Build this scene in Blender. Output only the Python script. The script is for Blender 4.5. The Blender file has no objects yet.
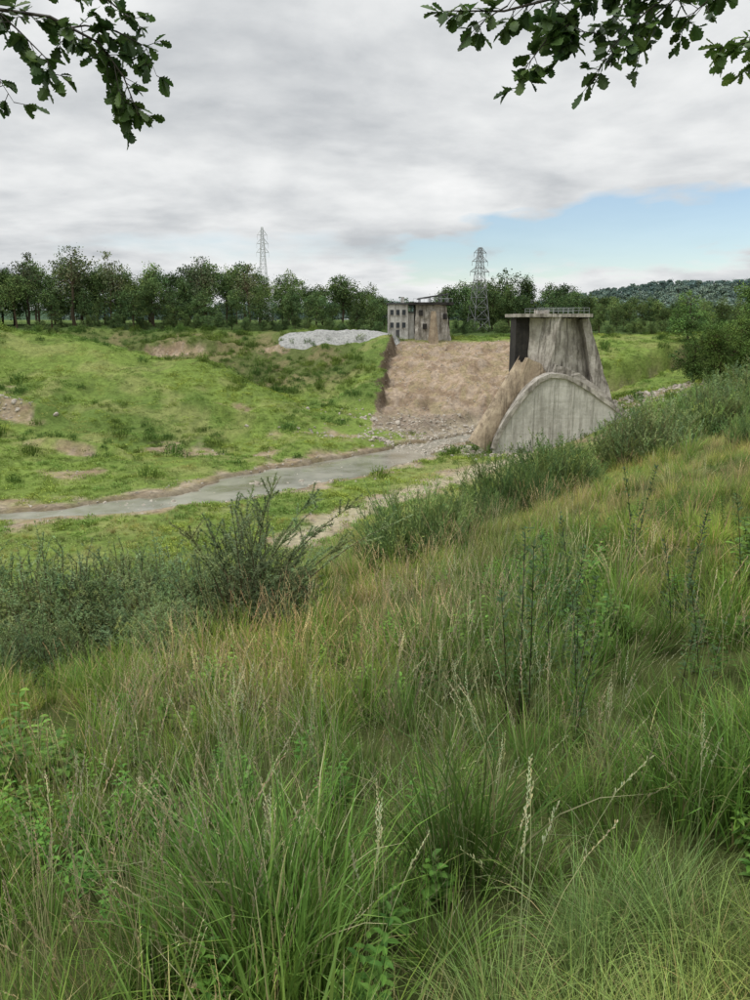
import bpy, math, random
import numpy as np
from mathutils import Vector, Matrix, Euler
random.seed(7); rng=np.random.default_rng(7)
scene=bpy.context.scene
R=random.random
def U(a,b): return a+(b-a)*random.random()

# ------------------------------------------------------------------ noise
_T=rng.random((256,256))
def vn(x,y,s=0):
    x=np.asarray(x,float)+s*37.3; y=np.asarray(y,float)+s*91.7
    xi=np.floor(x).astype(int); yi=np.floor(y).astype(int)
    fx=x-xi; fy=y-yi; fx=fx*fx*(3-2*fx); fy=fy*fy*(3-2*fy)
    a=_T[xi&255,yi&255]; b=_T[(xi+1)&255,yi&255]; c=_T[xi&255,(yi+1)&255]; d=_T[(xi+1)&255,(yi+1)&255]
    return (a*(1-fx)+b*fx)*(1-fy)+(c*(1-fx)+d*fx)*fy
def fbm(x,y,s=0,o=4):
    t=0;a=.5;n=0
    for i in range(o):
        t=t+a*vn(np.asarray(x)*2**i,np.asarray(y)*2**i,s+i); n+=a; a*=.5
    return t/n
def ss(a,b,x):
    t=np.clip((np.asarray(x,float)-a)/(b-a),0,1); return t*t*(3-2*t)

# ------------------------------------------------------------------ terrain height
RIV=np.array([(-140,78),(-80,89),(-48,98),(-37,103.5),(-25,111),(-12,127),(-4,136),(5,148.5),(11.5,160),(20,172),(32,184),(50,198),(90,215)],float)
RW =np.array([3.4,3.2,3.1,3.5,5.0,7.8,7.4,4.8,3.6,3.2,3,3,3],float)
def river(x,y):
    best=np.full(np.shape(x),1e9); w=np.full(np.shape(x),5.0)
    for i in range(len(RIV)-1):
        ax,ay=RIV[i]; bx,by=RIV[i+1]; dx,dy=bx-ax,by-ay; L=dx*dx+dy*dy
        t=np.clip(((x-ax)*dx+(y-ay)*dy)/L,0,1)
        d=np.hypot(x-ax-t*dx,y-ay-t*dy); m=d<best
        best=np.where(m,d,best); w=np.where(m,RW[i]*(1-t)+RW[i+1]*t,w)
    best=best+(fbm(np.asarray(x)/6,np.asarray(y)/6,77,3)-.5)*6
    return best,w
CP=np.array([
 (-50,112,-24.2),(-36,118,-24),(-20,132,-24),(-8,146,-23.9),(2,158,-23.6),
 (-110,108,-23),(-67,140,-19),(-79,165,-10.6),(-89,190,-.6),(-110,180,0.5),(-115,150,-9),
 (-50,150,-19.4),(-35,150,-22),(-55,168,-12.6),(-57,184,-6.8),(-38,180,-10.0),(-25,172,-14.6),(-16,165,-19.0),(-7,163,-22.6),(-72,188,-3.6),(-47,183,-8.4),
 (-60,206,-17),(-35,206,-19),(-95,212,-11),(-75,208,-15),(-20,190,-21),
 (-115,240,-3.0),(-84,240,-3.0),(-53,240,-3.2),(-23,238,-3.8),(0,238,-4.2),
 (-20.5,215,-13),(-6,190,-18.8),(3,222,-8.2),(-4,205,-15),
 (7,226,-6.9),(38,226,-6.9),(1,181,-21.8),(22,173,-24),(22,200,-15),(12,190,-19),(40,200,-15),
 (7,248,-4.6),(40,248,-4.4),(70,232,-5),(93,232,-4.6),(58,192,-17),(73,182,-14.6),(105,190,-8),(120,220,-4),
 (46,152,-17),(60,150,-13),(33,146,-23),(75,150,-9),(60,165,-14),(25,140,-24.5),
 (-46,88,-24.6),(-25,96,-24.6),(-10,108,-24.7),(5,125,-24.6),(12,140,-24.4),(-90,78,-24.3),(10,90,-25),(-30,70,-25.5),(-70,50,-25.5),(0,60,-26),(30,100,-26),(60,80,-26),
 (-150,300,-2),(0,300,-2.5),(150,300,-2.5),(-200,200,-1),(-200,120,-14),(-200,60,-22),(160,150,-4),(-60,300,-2),(70,300,-3),(150,80,-20),(-120,20,-24),(60,20,-26),(150,0,-26)],float)
def _phi(r): return np.sqrt(r*r+9.0)
_A=_phi(np.hypot(CP[:,None,0]-CP[None,:,0],CP[:,None,1]-CP[None,:,1]))
_n=len(CP); _M=np.zeros((_n+1,_n+1)); _M[:_n,:_n]=_A; _M[:_n,_n]=1;_M[_n,:_n]=1
_W=np.linalg.solve(_M,np.append(CP[:,2],0))
def smax(a,b,k): 
    h=np.clip(.5+.5*(a-b)/k,0,1); return b*(1-h)+a*h+k*h*(1-h)
def cutx(x,y): return x-(0.0+(y-180)*.1)+(fbm(np.asarray(x)/3,np.asarray(y)/3,88,3)-.5)*4
def H(x,y):
    x=np.asarray(x,float); y=np.asarray(y,float)
    far=np.full(x.shape,_W[_n])
    for i in range(_n): far=far+_W[i]*_phi(np.hypot(x-CP[i,0],y-CP[i,1]))
    e=ss(260,420,np.hypot(x,(y-100)))
    plain=-2.5+ss(300,900,y)*3
    plain=plain+66*np.exp(-((y-1650)/520)**2)*ss(150,620,x)*(.85+.3*fbm(x/260,y/260,9,3)) + 22*np.exp(-((y-1900)/500)**2)*ss(-200,-600,x)
    far=far*(1-e)+plain*e
    far=far+(fbm(x/13,y/13,3,4)-.5)*5.5*ss(112,150,y)*ss(8,-12,x)*ss(246,225,y)+(fbm(x/4,y/4,5,3)-.5)*.9
    for px,py,rx,ry,hh in ((-68,146,9,4,2.6),(-57,229,16,4,1.8),(-88,158,7,5,2.4),(-30,158,9,3,1.4),(-52,134,8,3,1.3)):
        r=np.hypot((x-px)/rx,(y-py)/ry); far=far+hh*ss(1.3,.8,r+(fbm(x/3,y/3,66,3)-.5)*.6)*ss(-.3,.25,(y-py)/ry)
    cx=cutx(x,y); far=far+2.6*ss(.9,-.6,cx)*ss(-14,-2,cx)*ss(182,190,y)*ss(236,226,y)
    inc=ss(0,2,cx)*ss(46,42,x)*ss(168,176,y)*ss(232,226,y)
    far=far+inc*((fbm(x/2.2,y/2.2,90,4)-.5)*2.6+(fbm(x/8,y/5,91,3)-.5)*3-.5)
    bl=np.where(x>0,.285*x,.215*x)
    near=-1.6-.22*y+bl
    near=near-2.6*ss(30,75,y)*(1-ss(.2,.42,x/np.maximum(y,1)))-5*ss(14,40,y)*ss(.02,-.25,x/np.maximum(y,1))
    near=-smax(-near,-2.0+0*near,6.0)
    near=near+(fbm(x/3.2,y/3.2,1,3)-.5)*.5*ss(0.5,4,np.hypot(x,y))+(fbm(x/12,y/12,2,2)-.5)*1.2*ss(8,30,y)
    near=near-60*ss(170,330,y)-40*ss(40,200,-y)
    z=smax(near,far,2.0)
    d,w=river(x,y)
    k=ss(w+1.2,w-1.6,d)
    bank=ss(w+6,w+1,d)*(1-k)
    z=z*(1-k)+(-26.1)*k
    z=z*(1-bank*.75)+(-24.7)*bank*.75
    return z
def h1(x,y): return float(H(np.array([x]),np.array([y]))[0])

# ------------------------------------------------------------------ materials
def newmat(name):
    m=bpy.data.materials.new(name); m.use_nodes=True; nt=m.node_tree; nt.nodes.clear()
    return m,nt,nt.nodes,nt.links
def N(nodes,t,**kw):
    n=nodes.new(t)
    for k,v in kw.items(): setattr(n,k,v)
    return n
def ramp(nodes,pts):
    r=nodes.new('ShaderNodeValToRGB'); e=r.color_ramp.elements
    while len(e)<len(pts): e.new(.5)
    for i,(p,c) in enumerate(pts): e[i].position=p; e[i].color=(c[0],c[1],c[2],1)
    return r
def foliage_mat(name,scale=.25,tints=((.75,.85,.7),(1.15,1.1,.9)),transl=.3,rough=.55,spec=.25,vmin=.75,vmax=1.25):
    m,nt,n,l=newmat(name)
    a=N(n,'ShaderNodeAttribute',attribute_name='col')
    g=N(n,'ShaderNodeNewGeometry')
    t=N(n,'ShaderNodeTexNoise'); t.inputs['Scale'].default_value=scale; t.inputs['Detail'].default_value=1
    l.new(g.outputs['Position'],t.inputs['Vector'])
    r=ramp(n,[(.38,tints[0]),(.62,tints[1])]); l.new(t.outputs['Fac'],r.inputs['Fac'])
    mx=N(n,'ShaderNodeMix',data_type='RGBA',blend_type='MULTIPLY'); mx.inputs['Factor'].default_value=1
    l.new(a.outputs['Color'],mx.inputs['A']); l.new(r.outputs['Color'],mx.inputs['B'])
    oi=N(n,'ShaderNodeObjectInfo')
    hs=N(n,'ShaderNodeHueSaturation')
    mr=N(n,'ShaderNodeMapRange'); mr.inputs['To Min'].default_value=vmin; mr.inputs['To Max'].default_value=vmax
    l.new(oi.outputs['Random'],mr.inputs['Value']); l.new(mr.outputs['Result'],hs.inputs['Value'])
    l.new(mx.outputs['Result'],hs.inputs['Color'])
    if spec<=.1:
        p=N(n,'ShaderNodeBsdfDiffuse'); l.new(hs.outputs['Color'],p.inputs['Color'])
    else:
        p=N(n,'ShaderNodeBsdfPrincipled'); p.inputs['Roughness'].default_value=rough; p.inputs['Specular IOR Level'].default_value=spec
        l.new(hs.outputs['Color'],p.inputs['Base Color'])
    last=p.outputs[0]
    if transl>0:
        tr=N(n,'ShaderNodeBsdfTranslucent'); l.new(hs.outputs['Color'],tr.inputs['Color'])
        ms=N(n,'ShaderNodeMixShader'); ms.inputs['Fac'].default_value=transl
        l.new(p.outputs[0],ms.inputs[1]); l.new(tr.outputs[0],ms.inputs[2]); last=ms.outputs[0]
    o=N(n,'ShaderNodeOutputMaterial'); l.new(last,o.inputs[0])
    return m
def concrete_mat(name,c1,c2,stain,scale=.25,streak=True,seam=0,bump=.25,amt=.75):
    m,nt,n,l=newmat(name)
    g=N(n,'ShaderNodeNewGeometry')
    t=N(n,'ShaderNodeTexNoise'); t.inputs['Scale'].default_value=scale; t.inputs['Detail'].default_value=8; t.inputs['Roughness'].default_value=.7
    l.new(g.outputs['Position'],t.inputs['Vector'])
    r=ramp(n,[(.36,c1),(.62,c2)]); l.new(t.outputs['Fac'],r.inputs['Fac'])
    last=r.outputs['Color']
    if streak:
        mp=N(n,'ShaderNodeMapping'); mp.inputs['Scale'].default_value=(.9,.9,.09); l.new(g.outputs['Position'],mp.inputs['Vector'])
        t2=N(n,'ShaderNodeTexNoise'); t2.inputs['Scale'].default_value=1.1; t2.inputs['Detail'].default_value=7; t2.inputs['Roughness'].default_value=.75
        l.new(mp.outputs[0],t2.inputs['Vector'])
        r2=ramp(n,[(.46,(0,0,0)),(.62,(1,1,1))]); l.new(t2.outputs['Fac'],r2.inputs['Fac'])
        sc=N(n,'ShaderNodeMath',operation='MULTIPLY'); sc.inputs[1].default_value=amt; l.new(r2.outputs['Color'],sc.inputs[0])
        mx=N(n,'ShaderNodeMix',data_type='RGBA'); mx.inputs['B'].default_value=(*stain,1)
        l.new(sc.outputs[0],mx.inputs['Factor']); l.new(last,mx.inputs['A']); last=mx.outputs['Result']
    if seam:
        sx=N(n,'ShaderNodeSeparateXYZ'); l.new(g.outputs['Position'],sx.inputs[0])
        for ax,per in (('X',seam),('Z',seam*1.4)):
            mo=N(n,'ShaderNodeMath',operation='PINGPONG'); mo.inputs[1].default_value=per/2; l.new(sx.outputs[ax],mo.inputs[0])
            lt=N(n,'ShaderNodeMath',operation='LESS_THAN'); lt.inputs[1].default_value=.05; l.new(mo.outputs[0],lt.inputs[0])
            s2=N(n,'ShaderNodeMath',operation='MULTIPLY'); s2.inputs[1].default_value=.25; l.new(lt.outputs[0],s2.inputs[0])
            mx=N(n,'ShaderNodeMix',data_type='RGBA'); mx.inputs['B'].default_value=(*stain,1)
            l.new(s2.outputs[0],mx.inputs['Factor']); l.new(last,mx.inputs['A']); last=mx.outputs['Result']
    p=N(n,'ShaderNodeBsdfPrincipled'); p.inputs['Roughness'].default_value=.9; p.inputs['Specular IOR Level'].default_value=.2
    l.new(last,p.inputs['Base Color'])
    b=N(n,'ShaderNodeBump'); b.inputs['Strength'].default_value=bump; b.inputs['Distance'].default_value=.4
    t3=N(n,'ShaderNodeTexNoise'); t3.inputs['Scale'].default_value=scale*5; t3.inputs['Detail'].default_value=8; l.new(g.outputs['Position'],t3.inputs['Vector'])
    l.new(t3.outputs['Fac'],b.inputs['Height']); l.new(b.outputs[0],p.inputs['Normal'])
    o=N(n,'ShaderNodeOutputMaterial'); l.new(p.outputs[0],o.inputs[0])
    return m

# ------------------------------------------------------------------ mesh builder
class MB:
    def __init__(s): s.v=[];s.f=[];s.c=[]
    def add(s,vs,fs,cs):
        o=len(s.v); s.v.extend(vs); s.f.extend([tuple(i+o for i in f) for f in fs])
        if isinstance(cs,tuple): s.c.extend([cs]*len(vs))
        else: s.c.extend(cs)
    def mesh(s,name,mat):
        me=bpy.data.meshes.new(name); me.from_pydata([tuple(v) for v in s.v],[],s.f)
        a=me.color_attributes.new('col','FLOAT_COLOR','POINT')
        arr=np.ones((len(s.v),4),np.float32); arr[:,:3]=np.array(s.c,np.float32)[:,:3]; a.data.foreach_set('color',arr.ravel())
        me.materials.append(mat); me.update(); return me
    def obj(s,name,mat,parent=None,smooth=False):
        me=s.mesh(name,mat); o=bpy.data.objects.new(name,me); scene.collection.objects.link(o)
        if smooth: me.polygons.foreach_set('use_smooth',[True]*len(me.polygons))
        if parent: o.parent=parent
        return o
def cv(c,k=.15):
    f=1+U(-k,k); return (c[0]*f*(1+U(-k,k)*.5),c[1]*f,c[2]*f*(1+U(-k,k)*.5))
def tube(mb,pts,rad,col,sides=6):
    pts=[Vector(p) for p in pts]; vs=[];fs=[]
    for i,p in enumerate(pts):
        d=(pts[min(i+1,len(pts)-1)]-pts[max(i-1,0)]).normalized()
        a=d.orthogonal().normalized() if abs(d.z)>.9 else d.cross(Vector((0,0,1))).normalized()
        b=d.cross(a)
        for k in range(sides):
            t=2*math.pi*k/sides; vs.append(p+(a*math.cos(t)+b*math.sin(t))*rad[i])
    for i in range(len(pts)-1):
        for k in range(sides):
            k2=(k+1)%sides; fs.append((i*sides+k,i*sides+k2,(i+1)*sides+k2,(i+1)*sides+k))
    mb.add(vs,fs,col)
def ribbon(mb,pts,w,c0,c1,side=None):
    vs=[];fs=[];cs=[];n=len(pts)
    for i,p in enumerate(pts):
        t=i/(n-1); ww=w[i] if isinstance(w,(list,tuple)) else w*(1-t**2)
        cc=tuple(c0[k]*(1-t)+c1[k]*t for k in range(3))
        vs.append(p-side*ww/2); vs.append(p+side*ww/2); cs+=[cc,cc]
    for i in range(n-1): fs.append((2*i,2*i+1,2*i+3,2*i+2))
    mb.add(vs,fs,cs)
def blade(mb,base,az,L,lean,bend,w,c0,c1,seg=5):
    p=Vector(base); pts=[p.copy()]; dirh=Vector((math.cos(az),math.sin(az),0))
    for i in range(seg):
        t=(i+.5)/seg; ph=lean+bend*t**1.6
        p=p+(dirh*math.sin(ph)+Vector((0,0,math.cos(ph))))*(L/seg); pts.append(p.copy())
    sa=az+math.pi/2+U(-.7,.7); side=Vector((math.cos(sa),math.sin(sa),U(-.2,.2)))
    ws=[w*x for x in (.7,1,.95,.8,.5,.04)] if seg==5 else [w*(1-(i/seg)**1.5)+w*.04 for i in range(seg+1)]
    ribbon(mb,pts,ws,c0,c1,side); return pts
def leaf(mb,base,d,L,w,col,fold=.15,up=Vector((0,0,1))):
    d=d.normalized(); s=d.cross(up)
    if s.length<.05: s=Vector((1,0,0))
    s.normalize(); nrm=s.cross(d)
    vs=[base,base+d*L*.3+s*w*.42+nrm*fold*w,base+d*L*.65+s*w*.42+nrm*fold*w,base+d*L-nrm*.1*L,base+d*L*.65-s*w*.42+nrm*fold*w,base+d*L*.3-s*w*.42+nrm*fold*w,base+d*L*.5]
    mb.add(vs,[(0,1,6),(1,2,6),(2,3,6),(3,4,6),(4,5,6),(5,0,6)],col)

# ------------------------------------------------------------------ instancing
def src_collection(name,meshes):
    c=bpy.data.collections.new(name)
    for i,m in enumerate(meshes):
        o=bpy.data.objects.new('%s_part_%02d'%(name,i),m); c.objects.link(o)
    return c
def scatter(name,col,pts,rot,scl,idx):
    n=len(pts); me=bpy.data.meshes.new(name); me.vertices.add(n); me.vertices.foreach_set('co',np.asarray(pts,np.float32).ravel())
    a=me.attributes.new('rot','FLOAT_VECTOR','POINT'); a.data.foreach_set('vector',np.asarray(rot,np.float32).ravel())
    a=me.attributes.new('scl','FLOAT_VECTOR','POINT'); 
    s=np.asarray(scl,np.float32)
    if s.ndim==1: s=np.stack([s,s,s],1)
    a.data.foreach_set('vector',s.ravel())
    a=me.attributes.new('idx','INT','POINT'); a.data.foreach_set('value',np.asarray(idx,np.int32))
    o=bpy.data.objects.new(name,me); scene.collection.objects.link(o)
    ng=bpy.data.node_groups.new(name+'_nodes','GeometryNodeTree')
    ng.interface.new_socket('Geometry',in_out='INPUT',socket_type='NodeSocketGeometry'); ng.interface.new_socket('Geometry',in_out='OUTPUT',socket_type='NodeSocketGeometry')
    nd=ng.nodes; gi=nd.new('NodeGroupInput'); go=nd.new('NodeGroupOutput'); ip=nd.new('GeometryNodeInstanceOnPoints')
    ci=nd.new('GeometryNodeCollectionInfo'); ci.inputs['Collection'].default_value=col; ci.inputs['Separate Children'].default_value=True; ci.inputs['Reset Children'].default_value=True
    def na(nm,t):
        q=nd.new('GeometryNodeInputNamedAttribute'); q.data_type=t; q.inputs['Name'].default_value=nm; return q.outputs['Attribute']
    L=ng.links.new
    L(gi.outputs[0],ip.inputs['Points']); L(ci.outputs[0],ip.inputs['Instance']); ip.inputs['Pick Instance'].default_value=True
    L(na('idx','INT'),ip.inputs['Instance Index']); L(na('rot','FLOAT_VECTOR'),ip.inputs['Rotation']); L(na('scl','FLOAT_VECTOR'),ip.inputs['Scale'])
    L(ip.outputs[0],go.inputs[0])
    md=o.modifiers.new('instances','NODES'); md.node_group=ng
    return o
def rots(n,tilt=.15): return np.stack([rng.normal(0,tilt,n),rng.normal(0,tilt,n),rng.random(n)*6.283],1)

# ------------------------------------------------------------------ TERRAIN
def axis(lo,hi,d0,g,dmax,lim,grow):
    def go(stop):
        out=[0.0];x=0;d=d0
        while x<stop:
            d=min(d0+g*x,dmax) if x<lim else d*grow
            x+=d; out.append(x)
        return out
    a=go(-lo); b=go(hi); return np.array([-v for v in a[:0:-1]]+b)
xs=axis(-5000,5000,.3,.012,.8,130,1.06); ys=axis(-300,7000,.25,.01,.8,255,1.05)
X,Y=np.meshgrid(xs,ys); Z=H(X,Y)
nx,ny=len(xs),len(ys)
co=np.stack([X.ravel(),Y.ravel(),Z.ravel()],1).astype(np.float32)
i=np.arange(nx*ny).reshape(ny,nx); quads=np.stack([i[:-1,:-1],i[:-1,1:],i[1:,1:],i[1:,:-1]],-1).reshape(-1,4)
me=bpy.data.meshes.new('ground'); me.vertices.add(len(co)); me.vertices.foreach_set('co',co.ravel())
me.loops.add(quads.size); me.loops.foreach_set('vertex_index',quads.ravel().astype(np.int32))
me.polygons.add(len(quads)); me.polygons.foreach_set('loop_start',np.arange(0,quads.size,4,dtype=np.int32)); me.polygons.foreach_set('loop_total',np.full(len(quads),4,dtype=np.int32))
me.polygons.foreach_set('use_smooth',np.ones(len(quads),bool)); me.update(calc_edges=True)
def mixc(c,new,k):
    k=np.clip(k,0,1)[...,None]; return c*(1-k)+np.array(new)*k
PATH=np.array([(-9,88),(-5.6,96),(4,112),(20,134),(30,142)],float)
def pathd(x,y):
    b=np.full(np.shape(x),1e9)
    for k in range(len(PATH)-1):
        ax,ay=PATH[k];bx,by=PATH[k+1];dx,dy=bx-ax,by-ay
        t=np.clip(((x-ax)*dx+(y-ay)*dy)/(dx*dx+dy*dy),0,1); b=np.minimum(b,np.hypot(x-ax-t*dx,y-ay-t*dy))
    return b
def bare_mask(x,y):
    n=fbm(x/9,y/9,11,4); n2=fbm(x/3,y/3,12,3)
    d,w=river(x,y)
    k=ss(w+4.0,w+1,d+(n-.5)*9+(n2-.5)*5)*.9
    k=np.maximum(k,ss(4.2,2.0,pathd(x,y)+(n2-.5)*6+(n-.5)*6)*.75)
    t=ss(-.9,.1,cutx(x,y))*ss(46,40,x+(n-.5)*5)*ss(166,172,y)*ss(236,229,y)
    k=np.maximum(k,t)
    for px,py,rx,ry in ((-49,121,4,2.5),(-33,142,5,4),(-21,143,3,3),(-68,145,6,2.2),(-57,227,7,3),(-27,161,5,2.0),(55,158,8,7),(-88,157,5,2.5),(-12,154,8,1.6),(52,172,7,5),(-6,159,6,2.2),(-74,152,2,5),(-30,228,4,2),(45,140,10,3),(-52,133,5,1.5)):
        r=np.hypot((x-px)/rx,(y-py)/ry); k=np.maximum(k,ss(1.25,.5,r+(n2-.5)*2.6+(n-.5)*1.6)*.8)
    return k
n1=fbm(X/22,Y/22,20,4); n2=fbm(X/5,Y/5,21,4); n3=fbm(X/1.5,Y/1.5,22,3)
C=np.ones(X.shape+(3,))*np.array((.155,.215,.055))
C=mixc(C,(.10,.15,.042),ss(.45,.65,n1)*.8); C=mixc(C,(.24,.25,.10),ss(.5,.72,n2)*.6); C=mixc(C,(.08,.11,.036),ss(.55,.75,n3)*.5)
backm=ss(198,212,Y)*ss(244,236,Y)*ss(0,-12,X)
C=mixc(C,(.095,.11,.045),backm*.8); C=mixc(C,(.19,.16,.09),backm*ss(.5,.66,n2)*.6)
C=mixc(C,(.27,.26,.12),ss(26,55,Y)*ss(150,110,Y)*ss(-5,12,X)*.65)
bm_=bare_mask(X,Y)
C=mixc(C,(.31,.23,.165),bm_*(.75+.25*ss(.4,.6,n3)))
C=mixc(C,(.20,.145,.105),bm_*ss(.48,.6,fbm(X/3.5,Y/2,25,5))*.75); C=mixc(C,(.38,.34,.28),bm_*ss(.52,.66,n3)*.35)
C=mixc(C,(.20,.175,.15),bm_*ss(194,176,Y)*ss(164,168,Y)*ss(-6,2,X)*.6)
dR,wR=river(X,Y); C=mixc(C,(.34,.30,.23),bm_*ss(wR+5,wR+1,dR)*ss(.45,.55,n2)*.8); C=mixc(C,(.12,.10,.07),ss(wR+1.6,wR+.4,dR)*.6)
C=mixc(C,(.38,.35,.25),ss(3.2,1.2,pathd(X,Y)+(n3-.5)*4)*.7)
cxm=cutx(X,Y); C=mixc(C,(.09,.07,.05),ss(1.8,.6,cxm)*ss(-1.3,-.6,cxm)*ss(182,188,Y)*ss(234,228,Y)*.9)  # shadow line along the cut's left edge, painted into the ground colour
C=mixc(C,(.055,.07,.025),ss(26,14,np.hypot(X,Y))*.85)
C=mixc(C,(.045,.075,.03),ss(238,246,Y)*ss(700,500,Y)*.8)
C=mixc(C,(.06,.095,.06),ss(500,900,Y))  # far ground tinted bluish, distance haze painted into its colour
at=me.color_attributes.new('col','FLOAT_COLOR','POINT'); arr=np.ones((nx*ny,4),np.float32); arr[:,:3]=C.reshape(-1,3); at.data.foreach_set('color',arr.ravel())
m,nt,n,l=newmat('ground_soil_grass')
a=N(n,'ShaderNodeAttribute',attribute_name='col'); g=N(n,'ShaderNodeNewGeometry')
t=N(n,'ShaderNodeTexNoise'); t.inputs['Scale'].default_value=1.3; t.inputs['Detail'].default_value=8; t.inputs['Roughness'].default_value=.7; l.new(g.outputs['Position'],t.inputs['Vector'])
r=ramp(n,[(.3,(.6,.6,.6)),(.7,(1.35,1.33,1.28))]); l.new(t.outputs['Fac'],r.inputs['Fac'])
mx=N(n,'ShaderNodeMix',data_type='RGBA',blend_type='MULTIPLY'); mx.inputs['Factor'].default_value=1; l.new(a.outputs['Color'],mx.inputs['A']); l.new(r.outputs['Color'],mx.inputs['B'])
p=N(n,'ShaderNodeBsdfDiffuse'); l.new(mx.outputs['Result'],p.inputs['Color'])
b=N(n,'ShaderNodeBump'); b.inputs['Strength'].default_value=.8; b.inputs['Distance'].default_value=.5; l.new(t.outputs['Fac'],b.inputs['Height']); l.new(b.outputs[0],p.inputs['Normal'])
o=N(n,'ShaderNodeOutputMaterial'); l.new(p.outputs[0],o.inputs[0]); me.materials.append(m)
ground=bpy.data.objects.new('ground',me); scene.collection.objects.link(ground)

# ------------------------------------------------------------------ RIVER
m,nt,n,l=newmat('river_water')
p=N(n,'ShaderNodeBsdfPrincipled'); p.inputs['IOR'].default_value=1.33; p.inputs['Specular IOR Level'].default_value=1.0
g=N(n,'ShaderNodeNewGeometry')
tb=N(n,'ShaderNodeTexNoise'); tb.inputs['Scale'].default_value=.22; tb.inputs['Detail'].default_value=4; tb.inputs['Roughness'].default_value=.5; l.new(g.outputs['Position'],tb.inputs['Vector'])
rb=ramp(n,[(.35,(.17,.165,.125)),(.5,(.23,.225,.19)),(.66,(.29,.28,.235))]); l.new(tb.outputs['Fac'],rb.inputs['Fac']); l.new(rb.outputs['Color'],p.inputs['Base Color'])
rr_=ramp(n,[(.40,(.03,.03,.03)),(.62,(.14,.14,.14))]); l.new(tb.outputs['Fac'],rr_.inputs['Fac']); l.new(rr_.outputs['Color'],p.inputs['Roughness'])
t=N(n,'ShaderNodeTexNoise'); t.inputs['Scale'].default_value=1.6; t.inputs['Detail'].default_value=4; l.new(g.outputs['Position'],t.inputs['Vector'])
b=N(n,'ShaderNodeBump'); b.inputs['Strength'].default_value=.2; b.inputs['Distance'].default_value=.12; l.new(t.outputs['Fac'],b.inputs['Height']); l.new(b.outputs[0],p.inputs['Normal'])
o=N(n,'ShaderNodeOutputMaterial'); l.new(p.outputs[0],o.inputs[0])
mb=MB(); vs=[];fs=[]
for k in range(len(RIV)):
    d=RIV[min(k+1,len(RIV)-1)]-RIV[max(k-1,0)]; d=d/np.hypot(*d); nn=np.array((-d[1],d[0]))
    for sgn in (-1,1):
        q=RIV[k]+nn*sgn*(RW[k]+6); vs.append((q[0],q[1],-25.05))
for k in range(len(RIV)-1): fs.append((2*k,2*k+1,2*k+3,2*k+2))
mb.add(vs,fs,(1,1,1)); mb.obj('river',m)

# ------------------------------------------------------------------ DAM REMNANT
S=.191
def DX(px): return (px-375)*S
def DZ(q): return (320-q)*S
conc=concrete_mat('weathered_concrete',(.23,.21,.18),(.48,.45,.40),(.09,.08,.065),.35,True,0,.4,.85)
conc_l=concrete_mat('pale_concrete',(.38,.37,.33),(.54,.525,.48),(.19,.18,.15),.3,True,2.1,.3,.6)
conc_b=concrete_mat('brown_concrete',(.24,.185,.13),(.44,.36,.26),(.11,.085,.06),.5)
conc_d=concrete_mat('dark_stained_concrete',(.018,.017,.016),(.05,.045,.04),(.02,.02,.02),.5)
metal=concrete_mat('galvanised_steel',(.22,.23,.24),(.32,.33,.34),(.2,.2,.2),.8,False,0,.0)
def jitter(ob,cuts,amp,keep=None):
    import bmesh
    bm=bmesh.new(); bm.from_mesh(ob.data)
    bmesh.ops.remove_doubles(bm,verts=bm.verts,dist=.001)
    bmesh.ops.recalc_face_normals(bm,faces=bm.faces)
    bmesh.ops.triangulate(bm,faces=[f for f in bm.faces if len(f.verts)>4])
    bmesh.ops.subdivide_edges(bm,edges=bm.edges[:],cuts=cuts,use_grid_fill=True)
    from mathutils import noise as mn
    for v in bm.verts:
        d=mn.noise_vector(v.co*.55)*amp+mn.noise_vector(v.co*1.7)*amp*.6; v.co+=d
    bm.to_mesh(ob.data); bm.free()
def prism(poly,y0,y1,mat,name,parent,cuts=0,amp=0):
    mb=MB(); k=len(poly); vs=[(x,y0,z) for x,z in poly]+[(x,y1,z) for x,z in poly]
    fs=[tuple(range(k)),tuple(range(2*k-1,k-1,-1))]+[(i,i+k,(i+1)%k+k,(i+1)%k) for i in range(k)]
    mb.add(vs,fs,(1,1,1)); o=mb.obj(name,mat,parent)
    if cuts: jitter(o,cuts,amp)
    return o
def box(name,mat,parent,x0,x1,y0,y1,z0,z1,cuts=0,amp=0):
    return prism([(x0,z0),(x1,z0),(x1,z1),(x0,z1)],y0,y1,mat,name,parent,cuts,amp)
dam=bpy.data.objects.new('concrete_dam_buttress',None); scene.collection.objects.link(dam)
mb=MB(); zt=DZ(317.5); zb=DZ(446)
top=[(DX(528),151.5),(DX(554),148.6),(DX(583),154.5),(DX(583),161),(DX(528),161)]
bot=[(DX(526),151.5),(DX(530),147.2),(DX(626),153.0),(DX(626),164),(DX(526),164)]
vs=[(x,y,zt) for x,y in top]+[(x,y,zb) for x,y in bot]
mb.add(vs,[(0,1,2,3,4),(9,8,7,6,5)]+[(k,k+5,(k+1)%5+5,(k+1)%5) for k in range(5)],(1,1,1))
o=mb.obj('pier',conc,dam); jitter(o,18,.26)
prism([(DX(578),DZ(319)),(DX(585),DZ(318)),(DX(599),DZ(360)),(DX(612),DZ(396)),(DX(619),DZ(412)),(DX(603),DZ(412)),(DX(590),DZ(372))],150.8,154.2,conc,'rib',dam,5,.3)
arc=[(548,371),(556,372),(565,375.5),(577,382),(590,391),(604,400.5),(618,410)]
arl=[(490,442),(493,431),(500,417),(510,401),(521,386.5),(532,376),(541,371.6)]
poly=[(DX(a),DZ(b)) for a,b in arl+arc]+[(DX(618),DZ(455)),(DX(490),DZ(455))]
prism(poly,144.6,149.4,conc_l,'arch_wall',dam)
full=[(DX(a),DZ(b)) for a,b in arl+arc]
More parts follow.
